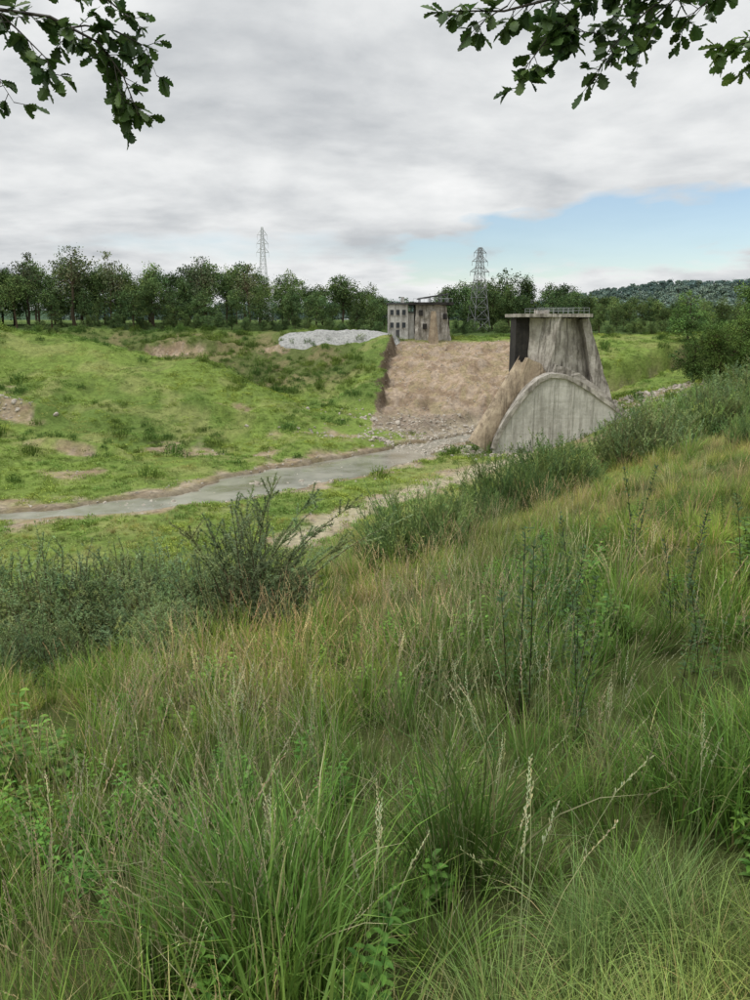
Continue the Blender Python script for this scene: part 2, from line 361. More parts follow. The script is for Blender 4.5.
def coping(name,full,y0,y1,o0,o1,mat,amp):
    mb=MB(); vs=[];fs=[]
    for k,(x,z) in enumerate(full):
        a0=np.array(full[max(k-1,0)]);b0=np.array(full[min(k+1,len(full)-1)]); d=(b0-a0)/np.hypot(*(b0-a0)); nn=np.array((-d[1],d[0]))
        for off in (o0,o1):
            for yy in (y0,y1): vs.append((x+nn[0]*off,yy,z+nn[1]*off))
    for k in range(len(full)-1):
        a=4*k;b=a+4
        fs+=[(a,b,b+2,a+2),(a+1,a+3,b+3,b+1),(a,a+1,b+1,b),(a+2,b+2,b+3,a+3)]
    fs+=[(0,2,3,1),(4*len(full)-4,4*len(full)-3,4*len(full)-1,4*len(full)-2)]
    mb.add(vs,fs,(1,1,1)); o=mb.obj(name,mat,dam); jitter(o,3,amp)
coping('arch_coping',full,144.2,150.0,.3,-.45,conc,.12)
prism([(DX(550),DZ(362)),(DX(566),DZ(367)),(DX(582),DZ(376)),(DX(596),DZ(387)),(DX(608),DZ(397)),(DX(621),DZ(407)),(DX(621),DZ(430)),(DX(560),DZ(430)),(DX(545),DZ(380))],147.0,153,conc,'stepped_footing',dam,5,.2)
for k,px in enumerate((508,527,546,565,584)):
    ztop=np.interp(px,[a for a,b in arl+arc],[DZ(b) for a,b in arl+arc])-1.1
    box('wall_rib_%d'%k,conc_l,dam,DX(px)-.13,DX(px)+.13,144.47,144.63,-24.5,ztop)
# long straight chute / vault springing running down to the left
mb=MB(); A=Vector((DX(523),149.6,DZ(361))); B=Vector((DX(476),145.6,DZ(440))); ax=(B-A).normalized(); s1=ax.cross(Vector((0,1,0))).normalized(); s2=Vector((0,-1,0))
vs=[];fs=[];n_l=26;n_a=16
for k in range(n_l+1):
    t=k/n_l; c=A.lerp(B,t); rr=1.7+.5*t
    for j in range(n_a+1):
        th=-.25*math.pi+1.5*math.pi*j/n_a; e=1+.015*math.sin(5*t+j)+U(-.01,.01)
        vs.append(c+(s1*math.cos(th)*rr+s2*math.sin(th)*rr*.5)*e-(ax*U(-.6,1.0) if k==0 else ax*0))
for k in range(n_l):
    for j in range(n_a): a=k*(n_a+1)+j; fs.append((a,a+1,a+n_a+2,a+n_a+1))
fs.append(tuple(range(n_a+1))); mb.add(vs,fs,(1,1,1)); mb.obj('inclined_vault',conc_b,dam)
prism([(DX(524),DZ(356)),(DX(537),DZ(362)),(DX(543),DZ(372)),(DX(520),DZ(392)),(DX(500),DZ(420)),(DX(494),DZ(425)),(DX(508),DZ(396))],148.0,151.5,conc_b,'haunch',dam,5,.15)
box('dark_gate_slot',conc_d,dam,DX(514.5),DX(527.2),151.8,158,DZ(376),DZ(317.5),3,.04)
box('deck',conc,dam,DX(511.5),DX(585),148.4,161.6,DZ(317.2),DZ(314),4,.05)
mb=MB()
for k in range(11):
    x=DX(532)+k*.95
    for yy in (148.8,161.2): tube(mb,[(x,yy,DZ(314)),(x,yy,DZ(314)+1.05)],[.04,.04],(1,1,1),4)
for zz in (.55,1.05):
    for yy in (148.8,161.2): tube(mb,[(DX(532),yy,DZ(314)+zz),(DX(532)+9.5,yy,DZ(314)+zz)],[.03,.03],(1,1,1),4)
mb.obj('railing',metal,dam)
box('deck_parapet_block',conc,dam,DX(536),DX(548),153,156,DZ(314)+.01,DZ(314)+.7,2,.05)

# ------------------------------------------------------------------ FAR ABUTMENT & BUILDING
white=concrete_mat('painted_render',(.34,.33,.30),(.54,.53,.50),(.16,.15,.13),.4,True,0,.05)
glass=concrete_mat('dark_window',(.03,.035,.04),(.05,.055,.06),(.03,.03,.03),.5,False,0,0)
roofm=concrete_mat('dark_roof',(.05,.05,.055),(.09,.09,.09),(.04,.04,.04),.5,False,0,.1)
ab=bpy.data.objects.new('concrete_dam_abutment',None); scene.collection.objects.link(ab)
prism([(11.5,-9),(11.8,4.2),(20.6,4.2),(21.2,0),(22.6,-9)],233,246,conc,'abutment_body',ab,8,.35)
prism([(15.2,-8.5),(16.2,2.5),(17.4,2.5),(18.6,-8.5)],230.5,233.05,conc_b,'abutment_rib',ab,2,.1)
box('abutment_deck',conc_d,ab,9.8,22.6,231.8,247,4.25,5.0,2,.04)
mb=MB()
for k in range(12):
    x=11+k*1.02; tube(mb,[(x,232.3,5),(x,232.3,6)],[.05,.05],(1,1,1),4)
tube(mb,[(11,232.3,6),(22.3,232.3,6)],[.05,.05],(1,1,1),4); mb.obj('abutment_railing',metal,ab)
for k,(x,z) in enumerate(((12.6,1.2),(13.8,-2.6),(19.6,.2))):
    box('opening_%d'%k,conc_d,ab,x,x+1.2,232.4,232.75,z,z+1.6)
bl=bpy.data.objects.new('dam_control_building',None); scene.collection.objects.link(bl)
box('walls',white,bl,3.8,9.6,234,243,-5.5,4.4); box('annex_walls',white,bl,9.603,11.4,235,242,-5.5,2.0)
box('roof',roofm,bl,3.4,10.0,233.5,243.5,4.402,4.85); box('annex_roof',roofm,bl,9.7,11.7,234.6,242.4,2.003,2.4)
box('chimney',white,bl,7.6,8.6,237,238,4.853,6.6)
for fl in (0,1):
    for k in range(3):
        x=4.4+k*1.75; box('window_%d_%d'%(fl,k),glass,bl,x,x+1.0,233.93,234.03,-2.2+fl*3.6,-.7+fl*3.6)
        box('sill_%d_%d'%(fl,k),conc,bl,x-.12,x+1.12,233.8,233.995,-2.42+fl*3.6,-2.22+fl*3.6)
box('door',roofm,bl,6.1,7.1,233.93,234.03,-5.0,-2.8)
sh=bpy.data.objects.new('dam_gantry_roof',None); scene.collection.objects.link(sh)
prism([(12.5,5.9),(21.5,7.3),(21.5,7.65),(12.5,6.25)],236,243,roofm,'canopy',sh)
for k,x in enumerate((13,16,19,21)): 
    for yy in (236.5,242.5): box('post_%d_%d'%(k,int(yy)),metal,sh,x,x+.25,yy,yy+.25,5.0,5.95+(x-12.5)*.155)

# ------------------------------------------------------------------ PYLONS
def pylon(name,x,y,z,h,wb,arms,r,mat):
    mb=MB()
    def st(p,q,rr=r): tube(mb,[p,q],[rr,rr],(1,1,1),4)
    def wid(t): return wb*(1-t)*.5+.45
    lv=[0,.16,.3,.42,.53,.62,.7,.77,.84,.9,.95,1]
    for a,b in zip(lv[:-1],lv[1:]):
        wa,wc=wid(a),wid(b); ca=[(sx*wa,sy*wa,a*h) for sx,sy in ((-1,-1),(1,-1),(1,1),(-1,1))]; cb=[(sx*wc,sy*wc,b*h) for sx,sy in ((-1,-1),(1,-1),(1,1),(-1,1))]
        for k in range(4):
            st(ca[k],cb[k],r*1.3); st(ca[k],cb[(k+1)%4],r*.8); st(ca[(k+1)%4],cb[k],r*.8); st(cb[k],cb[(k+1)%4],r*.8)
    for t,L in arms:
        w=wid(t)
        for s in (-1,1):
            for yy in (-w,w): st((s*w,yy,t*h),(s*L,0,t*h)); st((s*w,yy,t*h+.05*h),(s*L,0,t*h))
            st((s*L,0,t*h),(s*L,0,t*h-.05*h),r*.8)
    o=mb.obj(name,mat); o.location=(x,y,z); o.rotation_euler=(0,0,.35); return o
py_d=concrete_mat('weathered_steel',(.16,.165,.17),(.24,.245,.25),(.1,.1,.1),.8,False,0,0)
py_l=concrete_mat('light_steel',(.5,.51,.52),(.6,.61,.62),(.4,.4,.4),.8,False,0,0)
pylon('electricity_pylon',33.6,262,-4,26.5,5,((.72,3.4),(.84,2.8),(.94,2.2)),.075,py_d)
pylon('electricity_pylon',-57.5,420,-1,47,5.0,((.74,3.2),(.83,3.0),(.92,2.6)),.10,py_l)

# ------------------------------------------------------------------ TREES
bark=(.07,.055,.04)
def leafcard(mb,c,s,col,up=.3):
    a=Vector((U(-1,1),U(-1,1),U(-1,1))).normalized(); b=a.orthogonal().normalized(); b=(Matrix.Rotation(R()*6.28,3,a)@b)
    c2=a.cross(b); s2=s*U(.6,1)
    mb.add([c-b*s*.5,c+c2*s2*.45,c+b*s*.55,c-c2*s2*.45],[(0,1,2,3)],col)
def tree_mesh(name,mat,h,wd,trunk,nclu,nleaf,ls,cols,lobes=5,csize=.11,conic=0):
    mb=MB(); pts=[(0,0,-1)]; x=y=0
    for k in range(1,6): x+=U(-.02,.02)*h; y+=U(-.02,.02)*h; pts.append((x,y,h*.8*k/5))
    tube(mb,pts,[h*.022*(1-k/6.5) for k in range(6)],bark,6)
    lb=[]
    for k in range(lobes):
        a=6.283*k/lobes+U(-.4,.4); rr=U(.25,.55)*wd*.5; z=U(trunk+.12,.8)*h
        if k==0: rr=0; z=h*.78
        lb.append((Vector((rr*math.cos(a),rr*math.sin(a),z)),wd*U(.2,.32)*(1 if not conic else (1.25-z/h)),h*U(.13,.22)))
    for c,r1,r2 in lb:
        b0=Vector(pts[3]); m0=b0.lerp(c,.5)+Vector((0,0,h*.03))
        tube(mb,[b0,m0,c],[h*.010,h*.006,h*.003],bark,4)
    for k in range(nclu):
        c,r1,r2=random.choice(lb)
        d=Vector((random.gauss(0,1),random.gauss(0,1),random.gauss(0,1))).normalized()*(R()**.33)
        cc=c+Vector((d.x*r1,d.y*r1,d.z*r2))
        if cc.z<trunk*h: cc.z=trunk*h+U(0,.1)*h
        if conic: 
            f=max(.12,1.15*(1-cc.z/h)); cc.x*=f*1.5; cc.y*=f*1.5
        base=cv(random.choice(cols),.2); cs=csize*h*U(.5,1.1)
        tube(mb,[c.lerp(cc,.3),cc],[h*.003,h*.0015],bark,3)
        for j in range(nleaf):
            o=Vector((random.gauss(0,.5),random.gauss(0,.5),random.gauss(0,.38)))*cs
            leafcard(mb,cc+o,ls*U(.6,1.2),cv(base,.12))
    return mb.mesh(name,mat)
tm=foliage_mat('tree_foliage',.06,((.85,.92,.9),(1.2,1.15,1.0)),0,.7,.1,.6,1.5)
G=[(.085,.13,.052),(.10,.15,.058),(.07,.11,.048),(.115,.165,.062)]
tms=[tree_mesh('t%d'%k,tm,15,U(10,13),.12,150,32,.42,G,6,.10) for k in range(5)]
tms.append(tree_mesh('t5',tm,15,9,.3,60,22,.4,[(.10,.12,.07)],6,.09))
tms.append(tree_mesh('t6',tm,13,6,.08,100,30,.42,[(.07,.11,.048)],5,.08))
tcol=src_collection('woodland_tree',tms)
P_=[];Sc=[];Ix=[]
def top_left(px): return np.interp(px,[-400,0,35,75,130,200,260,330,375,385],[.072,.074,.082,.086,.080,.083,.070,.062,.046,.034])
def addrow(y0,y1,px0,px1,step,ratio,lo=.72,hi=1.06):
    px=px0
    while px<px1:
        y=U(y0,y1); u=(px-375)/785/1.026; x=u*y; z=h1(x,y); top=ratio(px)*y*U(lo,hi)
        hh=max(5,(top-z)); P_.append((x,y,z-.6)); Sc.append(hh/15.2); Ix.append(random.choice([0,1,2,3,4,0,1,2,3,4,6])); px+=step*U(.5,1.5)
addrow(246,254,-500,386,24,lambda p: top_left(p)*.72,.45,1.15)
addrow(256,272,-500,390,20,top_left,.62,1.06)
addrow(275,300,-500,392,19,top_left,.7,1.0)
tr=lambda px: np.interp(px,[440,452,490,540,560,600,640,690,1200],[.035,.066,.064,.056,.047,.045,.038,.036,.036])
addrow(264,272,449,1150,18,lambda p: tr(p)*.85)
addrow(275,300,447,1150,16,tr)
addrow(244,254,600,1150,20,lambda p: tr(p)*.5)
for k in range(380):
    s=random.choice((-1,1)); px=U(-500,384) if s<0 else U(450,1150); y=U(240,252) if px<384 or px>600 else U(252,262); x=(px-375)/805*y
    P_.append((x,y,h1(x,y)-1.2)); Sc.append(U(.18,.4)); Ix.append(random.randrange(5))
for px,rt in ((28,.090),(75,.097),(112,.090),(205,.084),(250,.074)):
    y=255; x=(px-375)/805*y; z=h1(x,y); P_.append((x,y,z)); Sc.append((rt*y-z)/15.3); Ix.append(5)
nP=len(P_); sc=np.array(Sc); sc3=np.stack([sc*rng.uniform(.75,1.2,nP),sc*rng.uniform(.75,1.2,nP),sc],1)
scatter('woodland_tree_line',tcol,P_,rots(nP,.03),sc3,Ix)
hm=foliage_mat('hazed_tree_foliage',.006,((.8,.85,.9),(1.15,1.1,1.0)),0,.8,.05)
GH=[(.14,.20,.175),(.16,.22,.19),(.125,.18,.165)]  # aerial haze put into the leaf colours: paler and bluer than nearer trees
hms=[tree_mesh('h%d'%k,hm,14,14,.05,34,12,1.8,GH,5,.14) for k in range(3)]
hc=src_collection('distant_tree',hms)
n_=6500; hy=rng.uniform(600,2200,n_); hx=rng.uniform(-.4,.85,n_)*hy; hz=H(hx,hy)
kq=(hx>.08*hy)|(rng.random(n_)<.3); hx,hy,hz=hx[kq],hy[kq],hz[kq]; n_=len(hx)
scatter('distant_forest',hc,np.stack([hx,hy,hz-1],1),rots(n_,.02),rng.uniform(.8,1.35,n_),rng.integers(0,3,n_))
def place(name,me,x,y,s,rz=0,dz=-.2,sx=1):
    o=bpy.data.objects.new(name,me); scene.collection.objects.link(o); o.location=(x,y,h1(x,y)+dz); o.scale=(s*sx,s*sx,s); o.rotation_euler=(0,0,rz); return o
GB=[(.09,.145,.045),(.11,.175,.05),(.07,.115,.038)]
bt=[tree_mesh('broadleaf_tree_%d'%k,tm,14,12,.03,260,38,.34,GB,9,.09) for k in range(2)]
for x,y,s,k in ((82,188,1.0,0),(92,196,1.25,1),(90,176,1.1,0),(75,210,.85,1),(104,215,1.35,0),(88,225,1.1,1),(84,166,.95,1),(95,160,1.1,0)):
    place('broadleaf_tree',bt[k],x,y,s,U(0,6),-1.0)
for x,y,zt_,k in ((66,152,-.2,0),(71,156,1.6,1),(76,154,3.0,0),(64,160,-2.0,1),(69,163,1.0,0),(80,162,4.5,1)):
    g_=h1(x,y); place('broadleaf_tree',bt[k],x,y,(zt_-g_+1)/14.5,U(0,6),-1.0,1.0)
place('small_conifer_tree',tree_mesh('conifer',tm,12,6,.1,90,30,.35,[(.05,.09,.04)],5,.07,1),9.8,252,1.05,0,-.2)

# ------------------------------------------------------------------ GRASS SOURCES
gm=foliage_mat('grass_blades',.35,((.78,.90,.8),(1.28,1.15,.9)),.3,.55,.12,.62,1.42)
def tuft(name,n,L0,L1,rad,lean,bend,w,cA,cB,dry=.12,seg=4):
    mb=MB()
    for k in range(n):
        a=R()*6.283; rr=rad*math.sqrt(R()); az=a+U(-.9,.9)
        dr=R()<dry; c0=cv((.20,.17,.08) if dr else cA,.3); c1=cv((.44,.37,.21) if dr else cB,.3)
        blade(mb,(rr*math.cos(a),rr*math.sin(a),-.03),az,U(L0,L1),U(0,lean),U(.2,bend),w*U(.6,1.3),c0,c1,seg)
    return mb.mesh(name,gm)
def seedstems(name,n,h0,h1_,rad,c):
    mb=MB()
    for k in range(n):
        a=R()*6.283; rr=rad*R(); L=U(h0,h1_); cc=cv(c,.2); az=R()*6.28
        pts=blade(mb,(rr*math.cos(a),rr*math.sin(a),0),az,L,U(0,.22),U(.05,.7),.0034,(.15,.18,.06),cc,5)
        for q in range(22):
            t=.76+.24*q/22; i0=min(int(t*5),4); f=t*5-i0; p=pts[i0].lerp(pts[i0+1],f)
            d=((pts[i0+1]-pts[i0]).normalized()*1.4+Vector((U(-.7,.7),U(-.7,.7),U(-.2,.7)))).normalized(); s=d.orthogonal().normalized()*.0024; e=p+d*U(.008,.024)*(1.4-t)*2.0
            mb.add([p,e-d*.006+s,e,e-d*.006-s],[(0,1,2,3)],cv(cc,.25))
    return mb.mesh(name,gm)
def weed(name,h,nl,ll,lw,cols,st=1):
    mb=MB()
    for s in range(st):
        az=R()*6.28; x0=U(-.1,.1)*st*.5; y0=U(-.1,.1)*st*.5; hh=h*U(.7,1.1); p=[Vector((x0+math.cos(az)*.12*hh*(k/5)**2,y0+math.sin(az)*.12*hh*(k/5)**2,hh*k/5)) for k in range(6)]
        tube(mb,p,[.004*(1-k/7) for k in range(6)],(.07,.08,.03),4)
        for k in range(nl):
            t=.15+.85*k/nl; i0=min(int(t*5),4); b=p[i0].lerp(p[i0+1],t*5-i0); a=k*2.4+U(-.3,.3)
            leaf(mb,b,Vector((math.cos(a),math.sin(a),U(-.1,.7))),ll*(1.15-.7*t)*U(.8,1.2),lw*(1.15-.6*t),cv(random.choice(cols),.2))
    return mb.mesh(name,gm)
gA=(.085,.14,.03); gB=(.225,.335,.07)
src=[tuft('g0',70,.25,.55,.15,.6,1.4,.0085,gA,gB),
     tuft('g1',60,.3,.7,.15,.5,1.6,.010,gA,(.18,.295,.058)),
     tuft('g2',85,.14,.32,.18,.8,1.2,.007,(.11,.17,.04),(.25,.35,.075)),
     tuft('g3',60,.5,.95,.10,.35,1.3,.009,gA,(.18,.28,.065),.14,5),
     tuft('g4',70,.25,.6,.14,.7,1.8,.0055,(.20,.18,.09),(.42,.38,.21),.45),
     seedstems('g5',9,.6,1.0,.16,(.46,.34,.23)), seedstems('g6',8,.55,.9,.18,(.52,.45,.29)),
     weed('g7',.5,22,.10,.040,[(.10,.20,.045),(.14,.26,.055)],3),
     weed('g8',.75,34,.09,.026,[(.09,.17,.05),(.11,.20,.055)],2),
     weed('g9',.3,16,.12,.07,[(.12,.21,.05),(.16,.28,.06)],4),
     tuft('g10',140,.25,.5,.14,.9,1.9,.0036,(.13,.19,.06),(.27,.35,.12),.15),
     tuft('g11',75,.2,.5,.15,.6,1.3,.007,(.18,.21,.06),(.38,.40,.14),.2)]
gcol=src_collection('grass_tuft',src)
def pick(x,y,n):
    a=fbm(x/1.6,y/1.6,31,3); b=fbm(x/1.3,y/1.3,32,3); r=rng.random(n)
    out=np.where(r<.28,0,np.where(r<.48,1,np.where(r<.70,2,np.where(r<.75,3,np.where(r<.81,4,2)))))
    out=np.where((r>.68)&(b>.52)&(y<14),9,out); out=np.where((r>.78)&(b>.47)&(y<20),7,out); out=np.where((r>.93)&(x>.2)&(y<20),8,out)
    out=np.where((a>.58)&(r<.25)&(y<8),3,out)
    c=ss(5,20,y+x*.3)*.6; out=np.where(rng.random(n)<c,11,out)
    return out
def band(y0,y1,dens,smin,smax_,side=.78,pad=2.0):
    n=int(dens*((side*y0+pad)+(side*y1+pad))*(y1-y0)); y=rng.uniform(0,1,n)
    w0=side*y0+pad; w1=side*y1+pad; t=(np.sqrt(w0*w0+y*(w1*w1-w0*w0))-w0)/max(w1-w0,1e-6); yy=y0+t*(y1-y0); hw=side*yy+pad; xx=rng.uniform(-1,1,n)*hw
    return xx,yy,rng.uniform(smin,smax_,n)
GX=[];GY=[];GS=[];GI=[]
for y0,y1,de,s0,s1 in ((-2,1.0,6,.4,.6),(1.0,4,27,.5,.95),(4,9,14,.55,.95),(9,18,7.5,.6,.95),(18,34,3.4,.75,1.15),(34,60,1.4,.95,1.5),(60,105,.65,1.0,1.7)):
    x,y,s=band(y0,y1,de,s0,s1,.74 if y0<30 else .62,1.4)
    if y0<1: keep=np.hypot(x,y)>.7; x,y,s=x[keep],y[keep],s[keep]
    s=s*(.5+1.0*fbm(x/1.4,y/1.4,33,3))
    GX.append(x);GY.append(y);GS.append(s);GI.append(pick(x,y,len(x)))
gx=np.concatenate(GX);gy=np.concatenate(GY);gs=np.concatenate(GS);gi=np.concatenate(GI)
fine=(gx>.15)&(gy<2.3+0.1*gx)&(fbm(gx/.8,gy/.8,40,2)>.38); gi=np.where(fine,10,gi)
k=(gy>14)&(rng.random(len(gx))<.18); gi=np.where(k,4,gi)
gz=H(gx,gy); br=bare_mask(gx,gy); d,w=river(gx,gy)
keep=(rng.random(len(gx))>br*1.1)&(d>w+1)&(gz>-26)
gx,gy,gz,gs,gi=gx[keep],gy[keep],gz[keep],gs[keep],gi[keep]
scatter('meadow_grass',gcol,np.stack([gx,gy,gz],1),rots(len(gx),.16),gs,gi)
sx=[];sy=[];s_i=[]
for cx,cy,rx,ry,nn in ((-.55,2.6,.7,.8,22),(-.3,3.8,1.3,1.3,60),(.1,6,3,2.5,140),(-1.8,5,1.6,1.6,50),(1.5,12,7,5,160),(3,22,12,8,140),(2.5,4,1.5,1.2,14),(-.7,2.2,.5,.4,5),(0,8,2.5,2,60)):
    sx.append(rng.normal(cx,rx*.6,nn)); sy.append(rng.normal(cy,ry*.6,nn)); s_i.append(rng.choice([5,5,6],nn))
sx=np.concatenate(sx);sy=np.concatenate(sy);s_i=np.concatenate(s_i); kk=sy>1.6; sx,sy,s_i=sx[kk],sy[kk],s_i[kk]
scatter('seeding_grass',gcol,np.stack([sx,sy,H(sx,sy)],1),rots(len(sx),.1),rng.uniform(.7,1.1,len(sx)),s_i)
tp=[(-.35,2.45),(-.28,2.6),(-.5,2.5),(-.2,2.4),(-.42,2.3),(-.6,2.7),(.3,2.9),(.45,2.8)]
scatter('tall_tussock_grass',gcol,[(a,b,h1(a,b)) for a,b in tp],rots(len(tp),.1),rng.uniform(.9,1.1,len(tp)),[3]*len(tp))

# ------------------------------------------------------------------ far bank vegetation
fm=foliage_mat('bank_vegetation',.09,((.78,.9,.82),(1.25,1.12,.85)),0,.7,.08,.75,1.3)
def lowclump(name,n,r,h,ls,cols):
    mb=MB()
    for k in range(n):
        a=R()*6.283; rr=r*math.sqrt(R()); z=h*R()*(1.1-(rr/r)**2*.7)
        c=Vector((rr*math.cos(a),rr*math.sin(a),z))
        if R()<.5: leafcard(mb,c,ls*U(.6,1.2),cv(random.choice(cols),.2))
        else: blade(mb,(c.x,c.y,z*.4),a,h*U(.4,.9),U(0,.4),U(.2,.9),ls*.3,cv(cols[0]),cv(cols[1]),2)
    return mb.mesh(name,fm)
gg=[(.17,.24,.06),(.235,.31,.09)]; gd=[(.09,.145,.042),(.12,.18,.05)]
lc=[lowclump('l0',50,.9,.5,.2,gg),lowclump('l1',50,.8,.7,.22,gg),lowclump('l2',70,.8,1.2,.24,gd),lowclump('l3',55,1.1,.35,.18,[(.22,.25,.095),(.28,.30,.125)]),lowclump('l4',160,1.6,2.2,.34,gd)]
lcol=src_collection('bank_weed',lc)
n_=36000; x=rng.uniform(-150,125,n_); y=rng.uniform(66,243,n_); z=H(x,y); br=bare_mask(x,y); d,w=river(x,y)
nn=fbm(x/16,y/16,50,4); dk=fbm(x/7,y/7,51,3)
keep=(rng.random(n_)>br*1.05)&(d>w+1.4)&((y>100)|(x<.1*y))&((nn+rng.normal(0,.08,n_))>.38); x,y,z,nn,dk=x[keep],y[keep],z[keep],nn[keep],dk[keep]
idx=rng.integers(0,2,len(x)); idx=np.where(nn<.47,3,idx); idx=np.where((dk>.62)&(rng.random(len(x))<.5)&(y>130),2,idx); bk=(y>200)&(x<0); idx=np.where(bk&(rng.random(len(x))<.75),2,idx)
idx=np.where((y>112)&(rng.random(len(x))<np.where(bk,.05,.008)),4,idx)
keep=~(bk&(rng.random(len(x))<.35)); x,y,z,idx=x[keep],y[keep],z[keep],idx[keep]
scatter('bank_vegetation',lcol,np.stack([x,y,z-.05],1),rots(len(x),.1),rng.uniform(.5,1.2,len(x)),idx)

# ------------------------------------------------------------------ ROCKS
rm=concrete_mat('rubble_stone',(.22,.19,.15),(.44,.40,.34),(.2,.18,.15),.8,False,0,.3)
def rock(name):
    import bmesh
    bm=bmesh.new(); bmesh.ops.create_icosphere(bm,subdivisions=2,radius=.5)
    sx,sy,sz=U(.7,1.2),U(.7,1.2),U(.4,.8)
    for v in bm.verts:
        f=1+U(-.16,.16); v.co=Vector((v.co.x*sx*f,v.co.y*sy*f,v.co.z*sz*f))
    me=bpy.data.meshes.new(name); bm.to_mesh(me); bm.free(); me.materials.append(rm); return me
rc=src_collection('rubble_rock',[rock('r%d'%k) for k in range(5)])
n_=34000; x=rng.uniform(-95,75,n_); y=rng.uniform(80,240,n_); br=bare_mask(x,y); cl=fbm(x/4,y/4,60,3)
keep=(rng.random(n_)<br*.6*ss(.35,.6,cl)); x,y=x[keep],y[keep]
EX=((14,163,5,3,150),(19,150,2.5,3,160),(52,155,5,4,260),(60,160,5,4,200),(46,146,3,2,60),(-3,157,6,1.5,110),(-70,146,3,1.5,60),(33,145,8,1,60),(12,178,12,3,300),(25,176,8,4,200),(8,168,6,3,160),(22,144,3,2,120),(12,152,3,3,120),(3,158,4,2,90),(-14,121,5,1,40),(-30,107,5,1,40))
ex=[rng.normal(a,s,c) for a,b,s,t,c in EX]; ey=[rng.normal(b,t,c) for a,b,s,t,c in EX]
sz=np.concatenate([rng.uniform(.12,.5,len(x))]+[rng.uniform(.3,1.3,len(e))*rng.random(len(e))**.9+.12 for e in ex]); x=np.concatenate([x]+ex); y=np.concatenate([y]+ey)
scatter('rubble_stones',rc,np.stack([x,y,np.maximum(H(x,y),-25.2)],1),rots(len(x),.6),sz,rng.integers(0,5,len(x)))
gp=concrete_mat('grey_gravel',(.22,.22,.21),(.42,.42,.40),(.3,.3,.3),1.5,False,0,.8)
mb=MB(); vs=[];fs=[]; nu,nv=70,24
for a in range(nu+1):
    for b_ in range(nv+1):
        u=a/nu;v=b_/nv; x=-29+37*u; y=226+14*v; e=math.sin(math.pi*u)**.6*math.sin(math.pi*v)**.8
        vs.append((x,y,h1(x,y)-.5+e*(2.4+1.4*(float(vn(x/4,y/3,70))-.5)+.5*(float(vn(x,y,71))-.5))))
for a in range(nu):
    for b_ in range(nv): q=a*(nv+1)+b_; fs.append((q,q+nv+1,q+nv+2,q+1))
mb.add(vs,fs,(1,1,1)); mb.obj('gravel_pile',gp)

# ------------------------------------------------------------------ SHRUBS
bmz=foliage_mat('shrub_foliage',.8,((.88,.94,.9),(1.15,1.1,1.0)),.15,.6,.1)
def gorse(name,r,h,ns,nn,cols,droop=0):
    mb=MB()
    for k in range(ns):
        a=R()*6.283; el=math.acos(U(.05,1)); L=U(.5,1.0)
        tip=Vector((math.sin(el)*math.cos(a)*r,math.sin(el)*math.sin(a)*r,(.2+.8*math.cos(el))*h))*L
        b0=Vector((tip.x*.15,tip.y*.15,0)); mid=b0.lerp(tip,.5)+Vector((tip.x*.12,tip.y*.12,-.06*h)); end=tip+Vector((U(-.1,.1)+droop,U(-.1,.1),U(.08,.25)))
        pl=[b0,mid,tip,end]; tube(mb,pl,[.014,.009,.005,.002],(.15,.135,.08),4)
        col=cv(random.choice(cols),.25)
        for s in range(6):
            t0=U(.35,1); p0=(b0.lerp(mid,t0*2) if t0<.5 else mid.lerp(tip,t0*2-1))
            d=Vector((U(-1,1),U(-1,1),U(.2,1.3))).normalized(); e=p0+d*U(.15,.42)
            tube(mb,[p0,e],[.004,.0015],(.16,.19,.08),3)
            for q in range(nn):
                t=R(); p=p0.lerp(e,t); dd=(d*.7+Vector((U(-1,1),U(-1,1),U(-1,1)))).normalized(); sd=dd.orthogonal().normalized()*.007
                ln=U(.03,.06)*(1.2-.5*t); mb.add([p-sd,p+sd,p+dd*ln],[(0,1,2)],cv(col,.2))
        for q in range(nn*2):
            t=U(.3,1); p=(mid.lerp(tip,t*2-1) if t>.5 else b0.lerp(mid,t*2)) if R()<.5 else tip.lerp(end,R()); dd=Vector((U(-1,1),U(-1,1),U(-.4,1.2))).normalized(); sd=dd.orthogonal().normalized()*.007
            mb.add([p-sd,p+sd,p+dd*U(.03,.06)],[(0,1,2)],cv(col,.2))
    return mb.mesh(name,bmz)
